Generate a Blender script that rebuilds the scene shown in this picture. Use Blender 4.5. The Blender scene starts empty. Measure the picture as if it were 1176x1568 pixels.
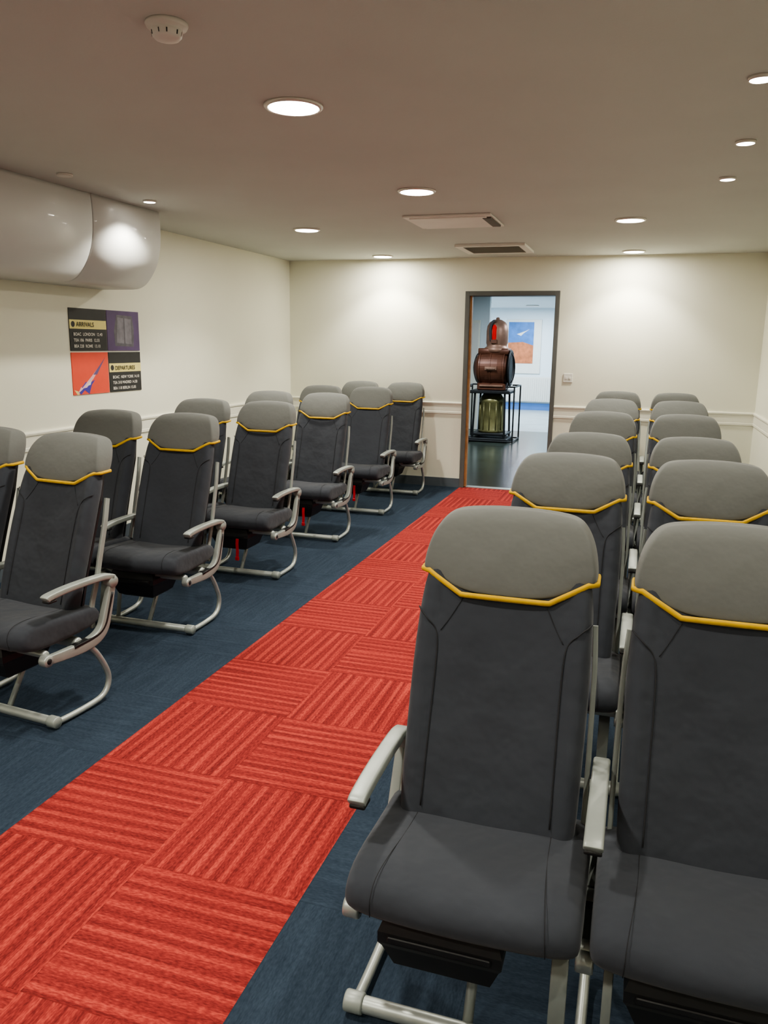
import bpy, math, random
from mathutils import Vector, Matrix
random.seed(3)
S=bpy.context.scene
try: S.view_settings.look='AgX - Medium High Contrast'
except Exception: pass
H=2.387; D=8.38; XL=-3.781; XRW=1.06; YB=-2.6
# ---------------------------------------------------------------- materials
def mat(name,col,rough=.6,metal=0,emit=None,es=0,bump=None,var=None,coat=0,sheen=0):
    m=bpy.data.materials.new(name); m.use_nodes=True
    nt=m.node_tree; b=nt.nodes['Principled BSDF']
    b.inputs['Base Color'].default_value=(*col,1); b.inputs['Roughness'].default_value=rough
    b.inputs['Metallic'].default_value=metal
    if coat: b.inputs['Coat Weight'].default_value=coat
    if sheen: b.inputs['Sheen Weight'].default_value=sheen
    if emit: b.inputs['Emission Color'].default_value=(*emit,1); b.inputs['Emission Strength'].default_value=es
    tc=nt.nodes.new('ShaderNodeTexCoord')
    if var:
        sc,amt=var
        n=nt.nodes.new('ShaderNodeTexNoise'); n.inputs['Scale'].default_value=sc; n.inputs['Detail'].default_value=5
        nt.links.new(tc.outputs['Object'],n.inputs['Vector'])
        r=nt.nodes.new('ShaderNodeMapRange'); r.inputs['From Min'].default_value=.3; r.inputs['From Max'].default_value=.7
        r.inputs['To Min'].default_value=1-amt; r.inputs['To Max'].default_value=1+amt
        nt.links.new(n.outputs['Fac'],r.inputs['Value'])
        v=nt.nodes.new('ShaderNodeVectorMath'); v.operation='SCALE'; v.inputs[0].default_value=col
        nt.links.new(r.outputs['Result'],v.inputs['Scale']); nt.links.new(v.outputs['Vector'],b.inputs['Base Color'])
    prev=None
    for sc,st in (bump or []):
        n=nt.nodes.new('ShaderNodeTexNoise'); n.inputs['Scale'].default_value=sc; n.inputs['Detail'].default_value=3
        nt.links.new(tc.outputs['Object'],n.inputs['Vector'])
        bp=nt.nodes.new('ShaderNodeBump'); bp.inputs['Strength'].default_value=st; bp.inputs['Distance'].default_value=.5/sc
        nt.links.new(n.outputs['Fac'],bp.inputs['Height'])
        if prev: nt.links.new(prev.outputs['Normal'],bp.inputs['Normal'])
        prev=bp
    if prev: nt.links.new(prev.outputs['Normal'],b.inputs['Normal'])
    return m
M={}
M['wall']=mat('wall_cream_paint',(.83,.825,.70),.75,bump=[(60,.05)],var=(1.2,.02))
M['ceil']=mat('ceiling_paint',(.60,.62,.58),.9,bump=[(120,.08)],var=(2,.02))
M['trim']=mat('trim_paint',(.83,.82,.71),.55,var=(3,.02))
M['skirt']=mat('skirting_grey',(.10,.12,.14),.6,var=(5,.1))
M['body']=mat('seat_fabric_charcoal',(.033,.038,.049),.92,bump=[(900,.25),(7,.22)],var=(6,.06),sheen=.1)
M['head']=mat('headrest_fabric_grey',(.132,.137,.130),.92,bump=[(900,.3),(12,.12)],var=(5,.04),sheen=.1)
M['yel']=mat('piping_mustard',(.62,.38,.012),.75,var=(40,.08))
M['seam']=mat('seam_thread',(.020,.021,.025),.9,var=(40,.1))
M['silver']=mat('frame_silver_paint',(.33,.36,.34),.42,metal=.25,var=(15,.06))
M['tube']=mat('tube_brushed_metal',(.42,.45,.43),.38,metal=.5,var=(15,.06))
M['blk']=mat('black_plastic',(.012,.012,.013),.5,var=(20,.2))
M['redp']=mat('red_strap',(.45,.01,.02),.6,var=(20,.1))
M['bin']=mat('bin_plastic',(.64,.65,.64),.42,var=(1.5,.02),coat=.08)
M['white']=mat('white_plastic',(.74,.73,.68),.45,var=(6,.02))
M['rim']=mat('downlight_rim',(.75,.72,.66),.35,metal=.2,var=(6,.02))
M['glow']=mat('downlight_glow',(1,1,1),.5,emit=(1,.94,.83),es=30,var=(60,.2))
M['frame']=mat('door_frame_grey',(.12,.125,.12),.5,var=(8,.06))
M['wood']=mat('door_wood',(.42,.22,.09),.5,var=(14,.2))
M['pblk']=mat('poster_black',(.034,.034,.034),.6,var=(10,.1))
M['pyel']=mat('poster_yellow',(.80,.70,.27),.6,var=(10,.03))
M['pred']=mat('poster_red',(.78,.095,.055),.6,var=(10,.03))
M['ppur']=mat('poster_purple',(.12,.075,.185),.6,var=(5,.2))
M['pgry']=mat('poster_grey',(.24,.23,.27),.6,var=(20,.2))
M['pgr2']=mat('poster_grey_dark',(.14,.13,.16),.6,var=(20,.2))
M['pwht']=mat('poster_white',(.75,.72,.66),.6,var=(10,.03))
M['pblu']=mat('poster_blue',(.07,.05,.35),.6,var=(10,.1))
M['ppnk']=mat('poster_pink',(.75,.45,.50),.6,var=(10,.1))
M['copper']=mat('aged_copper',(.14,.052,.028),.45,metal=.3,var=(9,.2))
M['coplt']=mat('dull_copper',(.34,.19,.13),.45,metal=.4,var=(9,.2))
M['brass']=mat('aged_brass',(.26,.23,.10),.35,metal=.5,var=(7,.3))
M['redglass']=mat('red_glass',(.5,.01,.01),.15,emit=(1,.02,.01),es=.2,var=(7,.1))
M['nwall']=mat('exhibit_wall',(.76,.83,.87),.8,var=(2,.02))
M['nceil']=mat('exhibit_ceiling',(.72,.76,.78),.9,var=(2,.02))
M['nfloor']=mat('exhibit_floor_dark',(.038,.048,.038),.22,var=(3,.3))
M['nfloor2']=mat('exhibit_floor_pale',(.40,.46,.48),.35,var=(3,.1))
M['nblue']=mat('exhibit_skirting_blue',(.08,.20,.50),.6,var=(4,.05))
M['sky']=mat('print_sky',(.06,.18,.46),.5,var=(8,.2))
M['sand']=mat('print_desert',(.50,.16,.06),.5,var=(14,.25))
M['grill']=mat('vent_dark',(.14,.13,.11),.7,var=(10,.1))
M['vent']=mat('vent_paint',(.82,.80,.74),.6,var=(5,.03))

def carpet():
    m=bpy.data.materials.new('carpet_tiles'); m.use_nodes=True; nt=m.node_tree; N=nt.nodes; L=nt.links
    b=N['Principled BSDF']; b.inputs['Roughness'].default_value=1; b.inputs['Specular IOR Level'].default_value=.05
    g=N.new('ShaderNodeNewGeometry'); s=N.new('ShaderNodeSeparateXYZ'); L.new(g.outputs['Position'],s.inputs[0])
    def mth(op,a,c=None,d=None):
        n=N.new('ShaderNodeMath'); n.operation=op
        for i,v in enumerate((a,c,d)):
            if v is None: continue
            if isinstance(v,(int,float)): n.inputs[i].default_value=v
            else: L.new(v,n.inputs[i])
        return n.outputs[0]
    X=s.outputs['X'];Y=s.outputs['Y']
    tx=mth('DIVIDE',mth('ADD',X,1.793),.5); ty=mth('DIVIDE',mth('SUBTRACT',Y,1.78),.5)
    par=mth('FLOORED_MODULO',mth('ADD',mth('FLOOR',tx),mth('FLOOR',ty)),2)
    par=mth('GREATER_THAN',par,.5); inv=mth('SUBTRACT',1,par)
    u=mth('ADD',mth('MULTIPLY',X,par),mth('MULTIPLY',Y,inv)); w=mth('ADD',mth('MULTIPLY',Y,par),mth('MULTIPLY',X,inv))
    def nz(su,sw,det):
        cb=N.new('ShaderNodeCombineXYZ'); L.new(mth('MULTIPLY',u,su),cb.inputs[0]); L.new(mth('MULTIPLY',w,sw),cb.inputs[1])
        n=N.new('ShaderNodeTexNoise'); n.inputs['Scale'].default_value=1; n.inputs['Detail'].default_value=det; L.new(cb.outputs[0],n.inputs['Vector'])
        return mth('SUBTRACT',n.outputs['Fac'],.5)
    wob=mth('MULTIPLY',nz(14,.6,1),.045)
    sn=mth('SINE',mth('MULTIPLY',mth('ADD',u,wob),2*math.pi/.0500))
    thin=mth('SMOOTH_MIN',mth('MULTIPLY',mth('SUBTRACT',sn,.25),2.2),1,.3)
    thin=mth('MAXIMUM',thin,-1)
    p=mth('ADD',mth('MULTIPLY',thin,.15),mth('MULTIPLY',nz(95,2.0,2),.8))
    n2=nz(230,60,3)
    p=mth('ADD',mth('ADD',p,.46),mth('MULTIPLY',n2,1.2))
    r=N.new('ShaderNodeValToRGB'); e=r.color_ramp.elements
    e[0].position=.10; e[0].color=(.145,.022,.022,1); e[1].position=.88; e[1].color=(.50,.078,.060,1)
    x=e.new(.5); x.color=(.285,.040,.036,1)
    L.new(p,r.inputs[0])
    q=mth('ADD',.5,mth('ADD',mth('MULTIPLY',nz(60,5,3),.7),mth('MULTIPLY',n2,.9)))
    r2=N.new('ShaderNodeValToRGB'); e=r2.color_ramp.elements
    e[0].position=.2; e[0].color=(.022,.033,.050,1); e[1].position=.85; e[1].color=(.046,.065,.092,1)
    L.new(q,r2.inputs[0])
    mask=mth('MULTIPLY',mth('GREATER_THAN',X,-1.793),mth('LESS_THAN',X,-.793))
    fx=mth('FRACT',tx);fy=mth('FRACT',ty)
    j=mth('MAXIMUM',mth('LESS_THAN',fx,.006),mth('LESS_THAN',fy,.006))
    mx=N.new('ShaderNodeMix'); mx.data_type='RGBA'; L.new(mask,mx.inputs['Factor']); L.new(r2.outputs[0],mx.inputs['A']); L.new(r.outputs[0],mx.inputs['B'])
    mj=N.new('ShaderNodeMix'); mj.data_type='RGBA'; mj.blend_type='MULTIPLY'; L.new(mth('MULTIPLY',j,.25),mj.inputs['Factor']); L.new(mx.outputs['Result'],mj.inputs['A']); mj.inputs['B'].default_value=(.3,.3,.3,1)
    L.new(mj.outputs['Result'],b.inputs['Base Color'])
    n3=N.new('ShaderNodeTexNoise'); n3.inputs['Scale'].default_value=400; L.new(g.outputs['Position'],n3.inputs['Vector'])
    bp=N.new('ShaderNodeBump'); bp.inputs['Strength'].default_value=.35; bp.inputs['Distance'].default_value=.002
    L.new(n3.outputs['Fac'],bp.inputs['Height']); L.new(bp.outputs['Normal'],b.inputs['Normal'])
    return m
M['carpet']=carpet()
# ---------------------------------------------------------------- mesh helpers
class MB:
    def __init__(s): s.v=[];s.f=[];s.m=[];s.mats=[]
    def mi(s,k):
        if k not in s.mats: s.mats.append(k)
        return s.mats.index(k)
    def add(s,vs,fs,k):
        o=len(s.v); s.v+= [tuple(v) for v in vs]; i=s.mi(k)
        for f in fs: s.f.append(tuple(o+a for a in f)); s.m.append(i)
    def box(s,a,b,k,bev=0):
        x0,y0,z0=a;x1,y1,z1=b
        if bev:
            e=bev; rings=[]
            for (z,i) in ((z0,e),(z0+e,0),(z1-e,0),(z1,e)):
                xa,xb,ya,yb=x0+i,x1-i,y0+i,y1-i; c=e
                rings.append([(xa+c,ya,z),(xb-c,ya,z),(xb,ya+c,z),(xb,yb-c,z),(xb-c,yb,z),(xa+c,yb,z),(xa,yb-c,z),(xa,ya+c,z)])
            s.loft(rings,k); return
        vs=[(x0,y0,z0),(x1,y0,z0),(x1,y1,z0),(x0,y1,z0),(x0,y0,z1),(x1,y0,z1),(x1,y1,z1),(x0,y1,z1)]
        s.add(vs,[(0,3,2,1),(4,5,6,7),(0,1,5,4),(1,2,6,5),(2,3,7,6),(3,0,4,7)],k)
    def loft(s,rings,k,cap=True,closed=True):
        n=len(rings[0]); vs=[p for r in rings for p in r]; fs=[]
        for i in range(len(rings)-1):
            for j in range(n if closed else n-1):
                a=i*n+j;b=i*n+(j+1)%n; fs.append((a,b,b+n,a+n))
        if cap: fs.append(tuple(range(n-1,-1,-1))); fs.append(tuple((len(rings)-1)*n+j for j in range(n)))
        s.add(vs,fs,k)
    def lathe(s,c,prof,k,n=40,axis='Z'):
        rings=[]
        for r,h in prof:
            R=[]
            for j in range(n):
                a=2*math.pi*j/n; u=max(r,1e-4)*math.cos(a);w=max(r,1e-4)*math.sin(a)
                if axis=='Z': R.append((c[0]+u,c[1]+w,c[2]+h))
                elif axis=='Y': R.append((c[0]+u,c[1]+h,c[2]+w))
                else: R.append((c[0]+h,c[1]+u,c[2]+w))
            rings.append(R)
        s.loft(rings,k)
    def sweep(s,path,cs,k,side=(1,0,0),scale=None):
        P=[Vector(p) for p in path]; sd=Vector(side); rings=[]
        for i,p in enumerate(P):
            t=(P[min(i+1,len(P)-1)]-P[max(i-1,0)]).normalized()
            a=(sd-t*sd.dot(t)); a.normalize(); b=t.cross(a)
            q=scale[i] if scale else 1
            rings.append([p+a*(c[0]*q)+b*(c[1]*q) for c in cs])
        s.loft(rings,k)
    def tube(s,path,r,k,side=(1,0,0),n=12,scale=None):
        s.sweep(path,[(r*math.cos(2*math.pi*j/n),r*math.sin(2*math.pi*j/n)) for j in range(n)],k,side,scale)
    def mesh(s,name,smooth=False):
        me=bpy.data.meshes.new(name); me.from_pydata(s.v,[],s.f); me.update()
        for k in s.mats: me.materials.append(M[k])
        for p,i in zip(me.polygons,s.m): p.material_index=i; p.use_smooth=smooth
        import bmesh
        bm=bmesh.new(); bm.from_mesh(me); bmesh.ops.recalc_face_normals(bm,faces=bm.faces); bm.to_mesh(me); bm.free()
        return me
def crom(pts,n=8):
    P=[Vector(p) for p in pts]; P=[P[0]*2-P[1]]+P+[P[-1]*2-P[-2]]; out=[]
    for i in range(1,len(P)-2):
        for j in range(n):
            t=j/n; a,b,c,d=P[i-1:i+3]
            out.append(.5*((2*b)+(c-a)*t+(2*a-5*b+4*c-d)*t*t+(3*b-a-3*c+d)*t**3))
    out.append(P[-2]); return out
def obj(name,me,parent=None,loc=(0,0,0),rot=None,sub=0,bev=0,auto=False):
    o=bpy.data.objects.new(name,me); S.collection.objects.link(o); o.location=loc
    if rot: o.rotation_euler=rot
    if parent: o.parent=parent
    if bev:
        m=o.modifiers.new('bevel','BEVEL'); m.width=bev; m.segments=2; m.limit_method='ANGLE'
    if sub:
        m=o.modifiers.new('sub','SUBSURF'); m.levels=sub; m.render_levels=sub
    return o
def empty(name,loc=(0,0,0)):
    e=bpy.data.objects.new(name,None); e.empty_display_size=.1; e.location=loc; S.collection.objects.link(e); return e
def one(name,mb,smooth=False,**k): return obj(name,mb.mesh(name,smooth),**k)
# ---------------------------------------------------------------- room shell
T=.16
b=MB(); b.box((XL-T,YB-T,-.1),(XRW+T,D+.09,0),'carpet'); one('floor',b)
b=MB(); b.box((XL-T,YB-T,H),(XRW+T,D+T,H+.12),'ceil'); one('ceiling',b)
b=MB(); b.box((XL-T,YB,0),(XL,D,H),'wall'); one('wall_left',b)
b=MB(); b.box((XRW,YB,0),(XRW+T,D,H),'wall'); one('wall_right',b)
b=MB(); b.box((XL-T,YB-T,0),(XRW+T,YB,H),'wall'); one('wall_rear',b)
dx1,dx2,dt=-1.796,-.834,2.056
b=MB(); b.box((XL-T,D,0),(dx1+.01,D+T,H),'wall'); b.box((dx2-.01,D,0),(XRW+T,D+T,H),'wall'); b.box((dx1+.01,D,dt-.01),(dx2-.01,D+T,H),'wall'); one('wall_back',b)
def dado(name,a,c,nrm):
    pr=[(0,.790),(.010,.792),(.010,.812),(.007,.816),(.007,.885),(.014,.893),(.016,.905),(.012,.914),(0,.916)]
    A=Vector(a);C=Vector(c);n=Vector(nrm)
    b=MB(); b.loft([[ (P+n*o+Vector((0,0,z))) for o,z in pr] for P in (A,C)],'trim'); one(name,b)
dado('trim_1',(XL,YB,0),(XL,D,0),(1,0,0)); dado('trim_2',(XL,D,0),(dx1,D,0),(0,-1,0)); dado('trim_3',(dx2,D,0),(XRW,D,0),(0,-1,0)); dado('trim_4',(XRW,YB,0),(XRW,D,0),(-1,0,0))
b=MB(); b.box((XL,D-.014,0),(dx1,D,.095),'skirt'); b.box((dx2,D-.014,0),(XRW,D,.095),'skirt'); one('baseboard_back',b)
b=MB(); b.box((XL,YB,0),(XL+.014,D-.014,.095),'skirt'); one('baseboard_left',b)
b=MB(); b.box((XRW-.014,YB,0),(XRW,D-.014,.095),'skirt'); one('baseboard_right',b)
# door frame
e=empty('door_frame')
b=MB(); f=.045
for (a,c) in (((dx1,D-.018,0),(dx1+f,D+T+.01,dt)),((dx2-f,D-.018,0),(dx2,D+T+.01,dt)),((dx1+f,D-.018,dt-f),(dx2-f,D+T+.01,dt))): b.box(a,c,'frame')
one('jambs',b,parent=e,bev=.003)
b=MB(); b.box((dx1+f,D+.02,0),(dx1+f+.022,D+.07,dt-f),'wood'); b.box((dx1+f,D+.09,.25),(dx1+f+.008,D+.12,.35),'tube'); b.box((dx1+f,D+.09,1.6),(dx1+f+.008,D+.12,1.7),'tube'); one('door_stop_and_hinges',b,parent=e)
b=MB(); b.box((dx1+f,D+.02,0),(dx2-f,D+.12,.006),'tube'); one('threshold',b,parent=e)
# switch
b=MB(); X,Z=-.71,1.2; b.box((X-.045,D-.010,Z-.045),(X+.045,D,Z+.045),'white',.003); b.box((X-.028,D-.015,Z-.012),(X-.004,D-.008,Z+.012),'white',.002); b.box((X+.006,D-.015,Z-.012),(X+.030,D-.008,Z+.012),'white',.002); one('light_switch',b)
# overhead bin
pr=[(XL+.001,H-.001),(-3.285,H-.001),(-3.278,2.30),(-3.280,2.20),(-3.292,2.11),(-3.318,2.03),(-3.36,1.96),(-3.41,1.905),(-3.465,1.876),(-3.52,1.868),(XL+.001,1.868)]
crv=crom([(x,0,z) for x,z in pr[1:10]],4); pr=[pr[0]]+[(p.x,p.z) for p in crv]+[pr[-1]]
def sect(y,i=0):
    return [(x+(-i if x>-3.6 else 0), y, z+(i if z<2.0 else 0)) for x,z in pr]
e=empty('overhead_luggage_bin')
for k,(y0,y1) in enumerate([(.4,1.57),(1.575,2.965),(2.97,4.362),(4.368,5.10)]):
    b=MB(); b.loft([sect(y0,.006),sect(y0+.006),sect(y1-.006),sect(y1,.006)],'bin'); o=one('bin_section_%d'%(k+1),b,parent=e)
    for p in o.data.polygons: p.use_smooth= len(p.vertices)==4
b=MB(); b.loft([sect(.41,.012),sect(5.09,.012)],'grill'); one('bin_core',b,parent=e)
# ---------------------------------------------------------------- downlights
def downlight(x,y,r,watts,cone,on=True,name='ceiling_downlight',area=0):
    e=empty(name,(x,y,H))
    b=MB(); b.lathe((0,0,0),[(r*.80,-.001),(r*.84,-.010),(r*.93,-.013),(r*1.0,-.006),(r*1.0,0)],'rim',48); 
    o=one('rim',b,smooth=True,parent=e)
    b=MB(); b.lathe((0,0,0),[(0,-.012),(r*.5,-.0125),(r*.83,-.0115),(r*.84,-.009)],'glow' if on else 'white',40); one('lens',b,parent=e)
    col=(1,.95,.83)
    if on:
        l=bpy.data.lights.new('lamp','SPOT'); l.energy=watts; l.color=col; l.spot_size=math.radians(cone); l.spot_blend=.5; l.shadow_soft_size=r*.55
        lo=bpy.data.objects.new('lamp',l); S.collection.objects.link(lo); lo.parent=e; lo.location=(0,0,-.03)
    if area:
        l=bpy.data.lights.new('diffuser','AREA'); l.shape='DISK'; l.size=r*1.6; l.energy=area; l.color=col
        lo=bpy.data.objects.new('diffuser',l); S.collection.objects.link(lo); lo.parent=e; lo.location=(0,0,-.02)
BW=84
for y,q in ((-.5,.8),(1.245,.85),(2.99,1),(4.736,1)): downlight(-1.326,y,.112,BW*q,144,area=11*q)
for x in (-2.598,-.155):
    for y in (6.095,8.05): downlight(x,y,.106,BW*.95 if y<7 else BW*.80,126 if y<7 else 112,area=14)
downlight(-2.598,-.5,.106,BW*.8,140,area=8)
for y,q in ((-.6,.9),(.3,1),(1.25,.9),(2.15,1),(3.08,1),(3.967,1),(4.757,1)): downlight(.35 if y!=3.08 else .30,y,.042,32*q,112,name='ceiling_spotlight')
downlight(-3.076,4.67,.042,50,125,name='ceiling_spotlight'); downlight(-3.05,3.84,.042,0,120,on=False,name='ceiling_spotlight')
downlight(-3.05,2.1,.042,40,112,name='ceiling_spotlight')
# smoke detector
e=empty('smoke_detector',(-1.345,2.164,H))
b=MB(); b.lathe((0,0,0),[(.058,0),(.060,-.006),(.056,-.014),(.044,-.017),(.044,-.022),(.041,-.036),(.034,-.043),(.02,-.047),(0,-.047)],'white',40); one('housing',b,smooth=True,parent=e)
b=MB()
for j in range(5):
    a=2*math.pi*j/5+.2; c,s_=math.cos(a),math.sin(a); c2,s2=math.cos(a+.8),math.sin(a+.8)
    R0=.0447;R1=.0422
    b.add([(R0*c,R0*s_,-.025),(R0*c2,R0*s2,-.025),(R1*c2,R1*s2,-.036),(R1*c,R1*s_,-.036)],[(0,1,2,3)],'blk')
one('sensor_slots',b,parent=e)
# vents
e=empty('ceiling_access_panel',(-1.36,5.88,H))
b=MB(); b.box((-.31,-.28,-.014),(.31,.28,-.001),'vent'); b.box((-.27,-.24,-.022),(.27,.24,-.013),'vent'); b.box((.24,-.2,-.026),(.3,.2,-.013),'grill'); one('panel',b,parent=e,bev=.003)
e=empty('ceiling_air_vent',(-1.36,7.56,H))
b=MB()
for (a,c) in (((-.31,-.31),(.31,-.25)),((-.31,.25),(.31,.31)),((-.31,-.25),(-.25,.25)),((.25,-.25),(.31,.25))): b.box((a[0],a[1],-.022),(c[0],c[1],-.001),'vent')
b.box((-.25,-.25,-.004),(.25,.25,-.001),'grill')
for i in range(11):
    y=-.235+i*.046; b.add([(-.25,y,-.022),(.25,y,-.022),(.25,y+.03,-.006),(-.25,y+.03,-.006)],[(0,1,2,3)],'vent')
one('grille',b,parent=e)
# ---------------------------------------------------------------- posters on left wall
def panel(name,y0,y1,z0,z1,back,bits,texts=()):
    e=empty(name,(XL,y0,z0)); w=y1-y0;h=z1-z0
    b=MB(); b.box((0,0,0),(.006,w,h),back); one('board',b,parent=e)
    b=MB()
    for i,(pl,k) in enumerate(bits):
        x=.0066+.0003*i; b.add([(x,u*w,v*h) for u,v in pl],[tuple(range(len(pl)))],k)
    if bits: one('print',b,parent=e)
    for (t,u,v,s,k) in texts:
        c=bpy.data.curves.new('lettering','FONT'); c.body=t; c.size=s; c.materials.append(M[k]); c.offset=.0005
        o=bpy.data.objects.new('lettering',c); S.collection.objects.link(o); o.parent=e
        o.location=(.0100,u*w,v*h); o.rotation_euler=(math.pi/2,0,math.pi/2)
def rc(u0,v0,u1,v1): return [(u0,v0),(u1,v0),(u1,v1),(u0,v1)]
ym=5.107; zm=1.429; g=.005
def circ(cu,cv,r,n=16,asp=1.36): return [(cu+r/asp*math.cos(2*math.pi*i/n),cv+r*math.sin(2*math.pi*i/n)) for i in range(n)]
panel('arrivals_poster',4.70,ym-g,zm+g,1.727,'pblk',[(rc(0,.52,1,.73),'pyel'),(circ(.09,.625,.07),'pblk')],
   [('ARRIVALS',.17,.575,.044,'pblk'),('BOAC  LONDON  12.40',.08,.36,.030,'pwht'),('TEA 106  PARIS  12.55',.08,.22,.030,'pwht'),('BEA 220  ROME  13.10',.08,.08,.030,'pwht')])
panel('seat_poster',ym+g,5.507,zm+g,1.727,'ppur',[([(.22,.12),(.80,.10),(.83,.55),(.78,.88),(.30,.90),(.2,.5)],'pgr2'),([(.28,.2),(.5,.18),(.5,.82),(.32,.84)],'pgry'),([(.54,.18),(.74,.17),(.74,.8),(.54,.82)],'pgry')])
panel('supersonic_jet_poster',4.70,ym-g,1.130,zm-g,'pred',[
   ([(.10,.0),(.02,.12),(.18,.06),(.14,.0)],'pyel'),([(.12,.06),(.34,.30),(.42,.26),(.60,.34),(.50,.22),(.42,.0),(.30,.10),(.2,.0)],'pblu'),
   ([(.22,.14),(.50,.42),(.90,.84),(.55,.36),(.36,.16)],'ppnk'),([(.55,.46),(.92,.88),(.66,.46)],'ppur'),([(.30,.18),(.5,.34),(.46,.22)],'pwht'),([(.1,.02),(.2,.18),(.26,.14)],'ppnk')])
panel('departures_poster',ym+g,5.507,1.130,zm-g,'pblk',[(rc(0,.50,1,.72),'pyel'),(circ(.09,.61,.07),'pblk')],
   [('DEPARTURES',.17,.555,.042,'pblk'),('BOAC  NEW YORK 14.10',.08,.34,.030,'pwht'),('TEA 310 MADRID 14.30',.08,.20,.030,'pwht'),('BEA 118 BERLIN 15.05',.08,.06,.030,'pwht')])
# ---------------------------------------------------------------- aircraft seats
def build_cushion():
    prof=[(.055,.335),(.018,.350),(.000,.382),(.012,.418),(.055,.440),(.14,.442),(.25,.430),(.36,.425),(.43,.42),(.44,.37),(.40,.338),(.25,.330),(.14,.328)]
    cy,cz=.22,.385; rings=[]
    for x,iy,iz,fr,dz in ((-.243,.88,.52,.022,-.002),(-.240,.95,.84,.011,.002),(-.223,.985,.98,.006,.006),(-.165,1,1,.0,.006),(-.08,1,1,-.004,0),(0,1,1,-.006,-.004),(.08,1,1,-.004,0),(.165,1,1,.0,.006),(.223,.985,.98,.006,.006),(.240,.95,.84,.011,.002),(.243,.88,.52,.022,-.002)):
        rings.append([(x,cy+(y-cy)*iy+(fr if y<.1 else 0),cz+(z-cz)*iz+(dz if z>.41 else 0)) for y,z in prof])
    b=MB(); b.loft(rings,'body'); return b.mesh('seat_cushion',True)
SP=[(.36,.295),(.42,.300),(.50,.325),(.60,.358),(.70,.392),(.80,.428),(.90,.465),(.98,.497),(1.05,.528),(1.09,.55)]
def spy(z):
    for (a,ya),(c,yc) in zip(SP,SP[1:]):
        if z<=c: return ya+(yc-ya)*(z-a)/(c-a)
    return SP[-1][1]+(z-SP[-1][0])*.5
HALF=[(0,.004),(.35,.002),(.60,-.003),(.70,-.008),(.74,-.006),(.84,-.018),(.93,-.012),(.985,.006),(1,.028),(.97,.050),(.86,.060),(.5,.064),(0,.066)]
def ring(w,z,bol=1,th=1,ofs=0):
    pts=[(u,d) for u,d in HALF]+[(-u,d) for u,d in HALF[-2:0:-1]]
    return [(u*w,spy(z)+(d*bol if d<0.01 else d*th)+ofs,z) for u,d in pts]
def build_back():
    R=[]
    for z,w,bol in ((.36,.165,.2),(.37,.198,.5),(.42,.207,.8),(.52,.209,1),(.64,.211,1.1),(.76,.212,1.1),(.86,.210,1),(.94,.204,.7),(.985,.192,.4),(1.0,.17,.2)):
        R.append(ring(w,z,bol,1.15))
    b=MB(); b.loft(R,'body'); return b.mesh('backrest',True)
HW=.212
def zlow(x,z0=.925):
    a=abs(x)
    return z0+ (0 if a<.105 else .045*min(1,(a-.105)/.085))
def build_head():
    R=[]
    spec=[(0,.2035,.0),(0.0,.2085,-.006),(.06,.2115,-.012),(.25,.2090,-.017),(.5,.200,-.020),(.72,.187,-.017),(.86,.172,-.011),(.95,.155,.002),(1.0,.128,.020)]
    for i,(s,w,of) in enumerate(spec):
        pts=[(u,d) for u,d in HALF]+[(-u,d) for u,d in HALF[-2:0:-1]]
        r=[]
        thick=1.5 if s<.9 else (1.25 if s<1 else .9)
        for u,d in pts:
            zl=zlow(u*HW)+ (0.004 if i==0 else 0); z=zl+(1.122-zl)*s
            z-= .010*(abs(u)**3)*s if s>.5 else 0
            front=d<.02
            dd=(.002+.006*u*u if abs(u)<.95 else d*.35+.006) if front else d*thick
            r.append((u*w, spy(z)+dd+(of if front else -of*.35 if i else 0), z))
        R.append(r)
    b=MB(); b.loft(R,'head'); return b.mesh('headrest_cover',True)
def build_pipe():
    pts=[]
    n=40
    for i in range(n+1):
        u=-1+2*i/n; x=u*HW; z=zlow(x)-.001
        d=(.0 if abs(u)<.8 else .02*((abs(u)-.8)/.2)**2)
        pts.append((x*.995,spy(z)-.011+.006*u*u+d,z))
    pts=[(pts[0][0]+.001,pts[0][1]+.06,pts[0][2]+.004)]+pts+[(pts[-1][0]-.001,pts[-1][1]+.06,pts[-1][2]+.004)]
    b=MB(); b.sweep(pts,[(.0070*math.cos(a),.0048*math.sin(a)) for a in [2*math.pi*j/8 for j in range(8)]],'yel',side=(0,0,1)); return b.mesh('mustard_piping',True)
def fy(x,z):
    u=abs(x)/.211; d=0
    for (a,da),(c,dc) in zip(HALF[:7],HALF[1:8]):
        if a<=u<=c: d=da+(dc-da)*(u-a)/(c-a)
    return spy(z)+d
def build_seams():
    b=MB()
    for s in (-1,1):
        P=crom([(s*.206,0,.885),(s*.186,0,.872),(s*.160,0,.845),(s*.150,0,.81),(s*.148,0,.72),(s*.149,0,.60),(s*.150,0,.45)],6)
        b.tube([(p.x,fy(p.x,p.z)-.0008,p.z) for p in P],.0018,'seam',n=6)
        P=crom([(s*.155,.30,.4325),(s*.158,.2,.4395),(s*.165,.1,.4475),(s*.172,.035,.439),(s*.176,.007,.405),(s*.178,.013,.36)],5)
        b.tube([tuple(p) for p in P],.0009,'seam',n=6,side=(1,0,0))
        P=crom([(s*.10,0,.915),(s*.125,0,.87),(s*.145,0,.84)],5)
        b.tube([(p.x,fy(p.x,p.z)-.001,p.z) for p in P],.0010,'seam',n=6)
    return b.mesh('stitched_seams',True)
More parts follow.
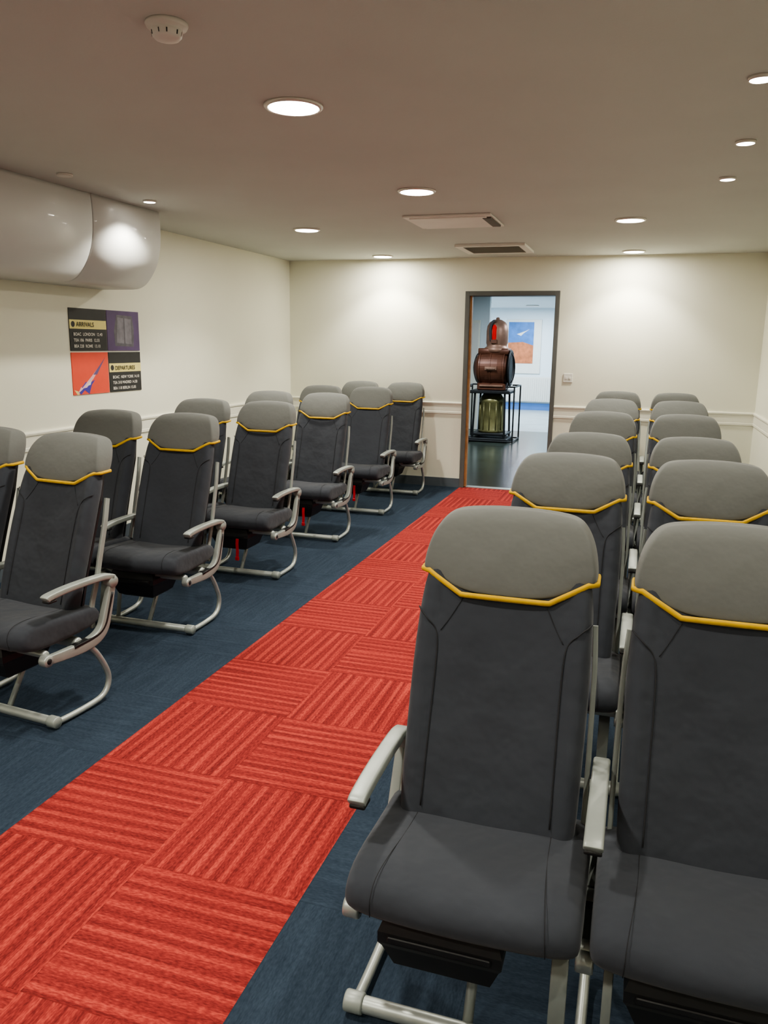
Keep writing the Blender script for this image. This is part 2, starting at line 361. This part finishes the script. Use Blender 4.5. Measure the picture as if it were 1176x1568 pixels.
def build_vest():
    b=MB()
    R=[]
    for z,wx,y0,y1 in ((.185,.085,.11,.25),(.20,.105,.085,.27),(.26,.125,.06,.29),(.275,.132,.05,.30),(.300,.132,.05,.30),(.332,.12,.06,.30)):
        R.append([(-wx,y0,z),(wx,y0,z),(wx,y1,z),(-wx,y1,z)])
    b.loft(R,'blk')
    b.box((-.11,.044,.282),(.11,.056,.296),'blk',.002)
    b.box((-.15,.08,.318),(-.125,.38,.338),'silver'); b.box((.125,.08,.318),(.15,.38,.338),'silver')
    return b.mesh('life_vest_box')
def build_strap():
    b=MB(); b.sweep([(0,.046,.272),(0,.040,.24),(.003,.038,.19),(.001,.037,.15)],[(-.010,-.0012),(.010,-.0012),(.010,.0012),(-.010,.0012)],'redp'); b.box((-.012,.030,.13),(.013,.044,.155),'redp',.003); return b.mesh('red_strap')
def rrect(w,h,r=.35):
    c=[];
    for sx,sy,a0 in ((1,1,0),(-1,1,90),(-1,-1,180),(1,-1,270)):
        rr=min(w,h)*r
        for a in (0,30,60,90):
            t=math.radians(a0+a); c.append((sx*(w-rr)+rr*math.cos(t),sy*(h-rr)+rr*math.sin(t)))
    return c
def build_arm():
    b=MB()
    P=crom([(0,.130,.533),(0,.145,.540),(0,.22,.547),(0,.32,.549),(0,.44,.545),(0,.50,.53)],5)
    sc=[.75]+[1]*(len(P)-2)+[.8]
    b.sweep(P,rrect(.0200,.0125,.5),'silver',scale=sc)
    b.box((-.018,.133,.518),(.018,.175,.528),'blk',.002)
    b.lathe((-.02,.485,.515),[(.0,0),(.024,0),(.026,.004),(.026,.036),(.024,.04),(0,.04)],'silver',20,'X')
    return b.mesh('armrest',True)
def build_side():
    b=MB()
    P=crom([(0,.492,.515),(0,.470,.45),(0,.445,.38),(0,.42,.325),(0,.375,.295),(0,.30,.284),(0,.2,.286),(0,.11,.292)],5)
    n=len(P)
    b.sweep(P,rrect(.014,.022,.4),'silver',scale=[.8+.35*math.sin(math.pi*i/(n-1)) for i in range(n)])
    P2=crom([(0,.478,.47),(0,.452,.40),(0,.425,.34),(0,.375,.31),(0,.25,.300)],4)
    b.sweep(P2,rrect(.0165,.006,.4),'blk')
    b.lathe((-.018,.115,.292),[(0,0),(.022,0),(.024,.005),(.024,.031),(.022,.036),(0,.036)],'tube',20,'X')
    b.lathe((-.0185,.115,.292),[(0,0),(.012,0),(.012,.037),(0,.037)],'blk',16,'X')
    return b.mesh('side_frame',True)
def build_leg():
    b=MB()
    P=crom([(0,.33,.285),(0,.375,.235),(0,.418,.165),(0,.440,.105),(0,.428,.055),(0,.385,.026),(0,.30,.018),(0,.2,.018),(0,.135,.022)],6)
    b.tube(P,.0125,'tube')
    return b.mesh('curved_leg',True)
def build_bars():
    b=MB()
    for y,z,r,e in ((.13,.030,.019,.505),(.30,.30,.022,.49),(.13,.31,.016,.49)):
        b.tube([(-e,y,z),(-e+.01,y,z),(e-.01,y,z),(e,y,z)],r,'tube',side=(0,0,1),n=16,scale=[.8,1,1,.8])
    for x in (-.5,0,.5):
        b.lathe((x-.022,.13,.030),[(0,0),(.022,0),(.024,.004),(.024,.040),(.022,.044),(0,.044)],'silver',20,'X')
    for x in (-.24,.24):
        b.tube([(x,.15,.035),(x,.30,.28)],.012,'tube'); 
    b.sweep([(-.05,.14,.03),(-.05,.19,.30)],rrect(.018,.006),'silver'); b.sweep([(.05,.14,.03),(.05,.19,.30)],rrect(.010,.006),'silver')
    return b.mesh('cross_tubes',True)
def build_spar():
    b=MB()
    for s in (-1,1):
        P=crom([(s*.219,.40,.33),(s*.220,.40,.42),(s*.220,.435,.52),(s*.219,.47,.64),(s*.217,.507,.76),(s*.211,.535,.86)],4)
        b.sweep(P,rrect(.006,.012,.4),'silver')
    R=[]
    for z in (.40,.55,.70,.85,.98,1.06):
        w=.198 if z<.9 else .175; y=spy(z)+.062
        R.append([(-w,y,z),(w,y,z),(w*.96,y+.022,z),(-w*.96,y+.022,z)])
    b.loft(R,'blk')
    return b.mesh('back_spars')
ME=dict(cushion=build_cushion(),back=build_back(),head=build_head(),pipe=build_pipe(),seams=build_seams(),vest=build_vest(),strap=build_strap(),arm=build_arm(),side=build_side(),leg=build_leg(),bars=build_bars(),spar=build_spar())
def seat_pair(x,y,rot=0.,sz=1,strap=False):
    e=empty('double_airline_seat',(x,y,0)); e.rotation_euler=(0,0,math.radians(rot)); e.scale=(1,1,sz)
    for i,sx in enumerate((-.25,.25)):
        t='_%d'%(i+1)
        obj('seat_cushion'+t,ME['cushion'],e,(sx,0,0),sub=1)
        for nm,k,sb in (('backrest','back',1),('headrest_cover','head',2),('mustard_piping','pipe',0),('back_spars','spar',0)):
            obj(nm+t,ME[k],e,(sx,0,0),sub=sb)
        obj('stitched_seams'+t,ME['seams'],e,(sx,0,0))
        obj('life_vest_box'+t,ME['vest'],e,(sx-.04,0,0))
        if strap and i: obj('red_strap'+t,ME['strap'],e,(sx+.02,0,0))
    for i,sx in enumerate((-.5,0,.5)):
        t='_%d'%(i+1)
        obj('armrest'+t,ME['arm'],e,(sx,0,0)); obj('side_frame'+t,ME['side'],e,(sx,0,0)); obj('curved_leg'+t,ME['leg'],e,(sx,0,0))
    obj('cross_tubes',ME['bars'],e)
for k,(ox,oy,sz) in enumerate(((.002,.015,1.002),(.04,0,1),(.05,-.08,.975),(.06,-.02,.99),(.07,0,1),(.08,0,1))): seat_pair(-.022+ox,1.33+1.15*k+oy,sz=sz)
for k,(ox,oy,rt) in enumerate(((.045,.03,-6),(.01,0,0),(0,0,0),(0,0,0),(.03,0,0),(.06,-.03,0))): seat_pair(-2.67+ox,2.28+1.07*k+oy,rt,strap=k in (2,3,4))
# ---------------------------------------------------------------- exhibit room beyond the door
Y0=D+T; Y1=19.5; NX0=-7.; NX1=4.
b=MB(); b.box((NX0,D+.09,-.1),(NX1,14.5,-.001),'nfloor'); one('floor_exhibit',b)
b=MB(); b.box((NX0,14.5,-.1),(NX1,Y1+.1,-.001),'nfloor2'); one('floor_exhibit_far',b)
b=MB(); b.box((NX0,Y0,H+.0),(NX1,Y1+.1,H+.12),'nceil'); one('ceiling_exhibit',b)
b=MB(); b.box((NX0,Y1,0),(NX1,Y1+.1,H),'nwall'); one('wall_exhibit_far',b)
b=MB(); b.box((NX0-.1,Y0,0),(NX0,Y1+.1,H),'nwall'); one('wall_exhibit_left',b)
b=MB(); b.box((NX1,Y0,0),(NX1+.1,Y1+.1,H),'nwall'); one('wall_exhibit_right',b)
b=MB(); b.box((NX0,14.5,0),(-2.66,14.62,H),'nwall'); one('wall_exhibit_partition',b)
b=MB(); b.box((NX0,Y1-.02,0),(NX1,Y1,.16),'nblue'); one('baseboard_exhibit',b)
e=empty('framed_display_board',(-2.95,14.45,0))
b=MB(); b.box((-.15,-.02,.0),(.14,0,1.95),'trim',.004); b.box((-.125,-.026,1.2),(.115,-.018,1.9),'vent'); one('panel',b,parent=e)
e=empty('framed_desert_poster',(0,Y1,0))
b=MB(); b.box((-3.15,-.03,.86),(-2.32,0,2.12),'white',.006); one('mount',b,parent=e)
b=MB(); b.box((-3.10,-.036,1.10),(-2.50,-.03,2.06),'sky'); b.add([(-3.10,-.038,1.10),(-2.50,-.038,1.10),(-2.50,-.038,1.52),(-2.75,-.038,1.60),(-3.10,-.038,1.58)],[(0,1,2,3,4)],'sand'); b.add([(-2.9,-.039,1.78),(-2.68,-.039,1.86),(-2.6,-.039,1.90),(-2.74,-.039,1.80),(-2.8,-.039,1.74)],[(0,1,2,3,4)],'pwht'); one('print',b,parent=e)
e=empty('wall_radiator',(-2.6,Y1,0))
b=MB(); b.box((-.62,-.09,.20),(.62,-.03,.78),'white',.006)
for i in range(24): b.box((-.60+i*.0505,-.10,.23),(-.575+i*.0505,-.088,.75),'white')
b.box((-.5,-.035,.3),(-.45,0,.35),'white'); b.box((.45,-.035,.3),(.5,0,.35),'white'); one('panel_radiator',b,parent=e)
# airfield beacon
e=empty('antique_beacon_lamp',(-2.27,12.9,0)); e.scale=(.95,.95,.965)
b=MB(); b.box((-.33,-.33,0),(.33,.33,.06),'blk',.01)
for sx in (-1,1):
    for sy in (-1,1):
        b.tube([(sx*.27,sy*.27,.06),(sx*.25,sy*.25,.80)],.018,'blk')
        b.tube([(sx*.42,sy*.35,0),(sx*.42,sy*.35,.92)],.013,'blk')
for sy in (-.35,.35): b.tube([(-.42,sy,.91),(-.28,sy,.91)],.013,'blk',side=(0,0,1)); b.tube([(.28,sy,.91),(.42,sy,.91)],.013,'blk',side=(0,0,1)); b.tube([(-.42,sy,.02),(.42,sy,.02)],.013,'blk',side=(0,0,1))
for sx in (-.42,.42): b.tube([(sx,-.35,.91),(sx,.35,.91)],.013,'blk',side=(0,0,1)); b.tube([(sx,-.35,.02),(sx,.35,.02)],.013,'blk',side=(0,0,1))
b.box((-.34,-.30,.79),(.34,.30,.84),'blk',.01); b.box((-.30,-.28,.10),(.30,.28,.14),'blk',.01); one('stand',b,parent=e)
b=MB(); b.lathe((0,0,0),[(0,.14),(.21,.14),(.22,.17),(.205,.19),(.205,.62),(.22,.64),(.22,.68),(.19,.72),(.14,.79)],'brass',36); 
for i in range(12):
    a=2*math.pi*i/12; b.tube([(.21*math.cos(a),.21*math.sin(a),.18),(.21*math.cos(a),.21*math.sin(a),.64)],.008,'brass')
one('brass_drum',b,smooth=True,parent=e)
b=MB(); b.box((-.24,-.17,.84),(.24,.17,.96),'copper',.015); b.box((-.20,-.20,.90),(.20,.20,.93),'coplt',.005)
b.lathe((0,0,1.20),[(0,-.31),(.15,-.305),(.17,-.29),(.24,-.25),(.275,-.20),(.285,-.10),(.285,.10),(.275,.20),(.24,.25),(.17,.26),(0,.265)],'copper',48,'X')
for h in (-.20,-.02,.20): b.lathe((h-.012,0,1.20),[(.27,0),(.294,.002),(.294,.022),(.27,.024)],'copper',48,'X')
b.lathe((.27,0,1.20),[(0,0),(.26,0),(.29,.006),(.30,.02),(.29,.034),(.26,.04),(.25,.02),(0,.02)],'blk',48,'X')
for i in range(10):
    a=2*math.pi*i/10; b.lathe((-.31+.012,.11*math.cos(a),1.20+.11*math.sin(a)),[(0,-.012),(.010,-.010),(.010,0)],'coplt',8,'X')
b.box((-.10,-.300,1.17),(.10,-.275,1.23),'coplt',.004); b.tube([(-.06,-.30,1.2),(-.06,-.34,1.2)],.01,'coplt'); b.tube([(.06,-.30,1.2),(.06,-.34,1.2)],.01,'coplt'); b.tube([(-.08,-.34,1.2),(.08,-.34,1.2)],.012,'coplt',side=(0,0,1)); one('lamp_drum',b,smooth=False,parent=e)
b=MB(); b.lathe((.04,0,0),[(0,1.46),(.20,1.46),(.21,1.49),(.21,1.52),(.17,1.55),(.17,1.58),(.18,1.60),(.18,1.80),(.168,1.88),(.13,1.94),(.07,1.975),(.03,1.985),(.03,2.01),(0,2.02)],'coplt',36); b.box((-.24,-.18,1.42),(.26,.18,1.52),'copper',.01); one('dome',b,smooth=True,parent=e)
b=MB(); b.lathe((.02,-.165,0),[(0,1.66),(.034,1.66),(.038,1.70),(.038,1.85),(.024,1.89),(0,1.90)],'redglass',20); b.box((-.03,-.21,1.60),(.07,-.12,1.66),'copper',.004); b.sweep(crom([(-.035,-.17,1.64),(-.05,-.17,1.80),(-.02,-.17,1.93),(.02,-.17,1.96)],4),rrect(.014,.02),'blk',side=(0,1,0)); one('red_signal_lens',b,smooth=False,parent=e)
b=MB(); b.sweep(crom([(-.20,-.02,1.47),(-.29,-.02,1.40),(-.335,-.02,1.20),(-.29,-.02,1.0),(-.20,-.02,.90)],5),rrect(.014,.008),'blk',side=(0,1,0)); b.sweep(crom([(.25,-.02,1.50),(.335,-.02,1.38),(.36,-.02,1.20),(.335,-.02,1.02),(.25,-.02,.90)],5),rrect(.012,.008),'blk',side=(0,1,0)); one('yoke',b,parent=e)
for (x,y) in ((-2.4,18.2),(-3.2,16.8),(-1.2,16.0),(-2.9,11.2),(-.6,11.2),(-.8,13.6),(-4.5,17.5)):
    e=empty('ceiling_panel_light',(x,y,H))
    b=MB(); b.lathe((0,0,0),[(.13,0),(.15,-.01),(.15,-.02),(.13,-.025),(0,-.026)],'rim',32); one('fitting',b,parent=e)
    l=bpy.data.lights.new('lamp','AREA'); l.shape='DISK'; l.size=.26; l.energy=62; l.color=(.80,.91,1)
    o=bpy.data.objects.new('lamp',l); S.collection.objects.link(o); o.parent=e; o.location=(0,0,-.03)
# ---------------------------------------------------------------- world, camera
w=bpy.data.worlds.new('world'); S.world=w; w.use_nodes=True; w.node_tree.nodes['Background'].inputs[0].default_value=(.8,.85,1,1); w.node_tree.nodes['Background'].inputs[1].default_value=.05
yaw,pit,rol=map(math.radians,(17.543,11.935,.832))
F=Vector((-math.sin(yaw)*math.cos(pit),math.cos(yaw)*math.cos(pit),-math.sin(pit))); R0=Vector((math.cos(yaw),math.sin(yaw),0)); U0=R0.cross(F)
R=R0*math.cos(rol)+U0*math.sin(rol); U=-R0*math.sin(rol)+U0*math.cos(rol)
cam=bpy.data.cameras.new('camera'); cam.sensor_fit='VERTICAL'; cam.sensor_height=36; cam.lens=1219.8/1568*36; cam.clip_start=.05
co=bpy.data.objects.new('camera',cam); S.collection.objects.link(co)
m=Matrix((R,U,-F)).transposed().to_4x4(); m.translation=Vector((0,0,1.515)); co.matrix_world=m
S.camera=co
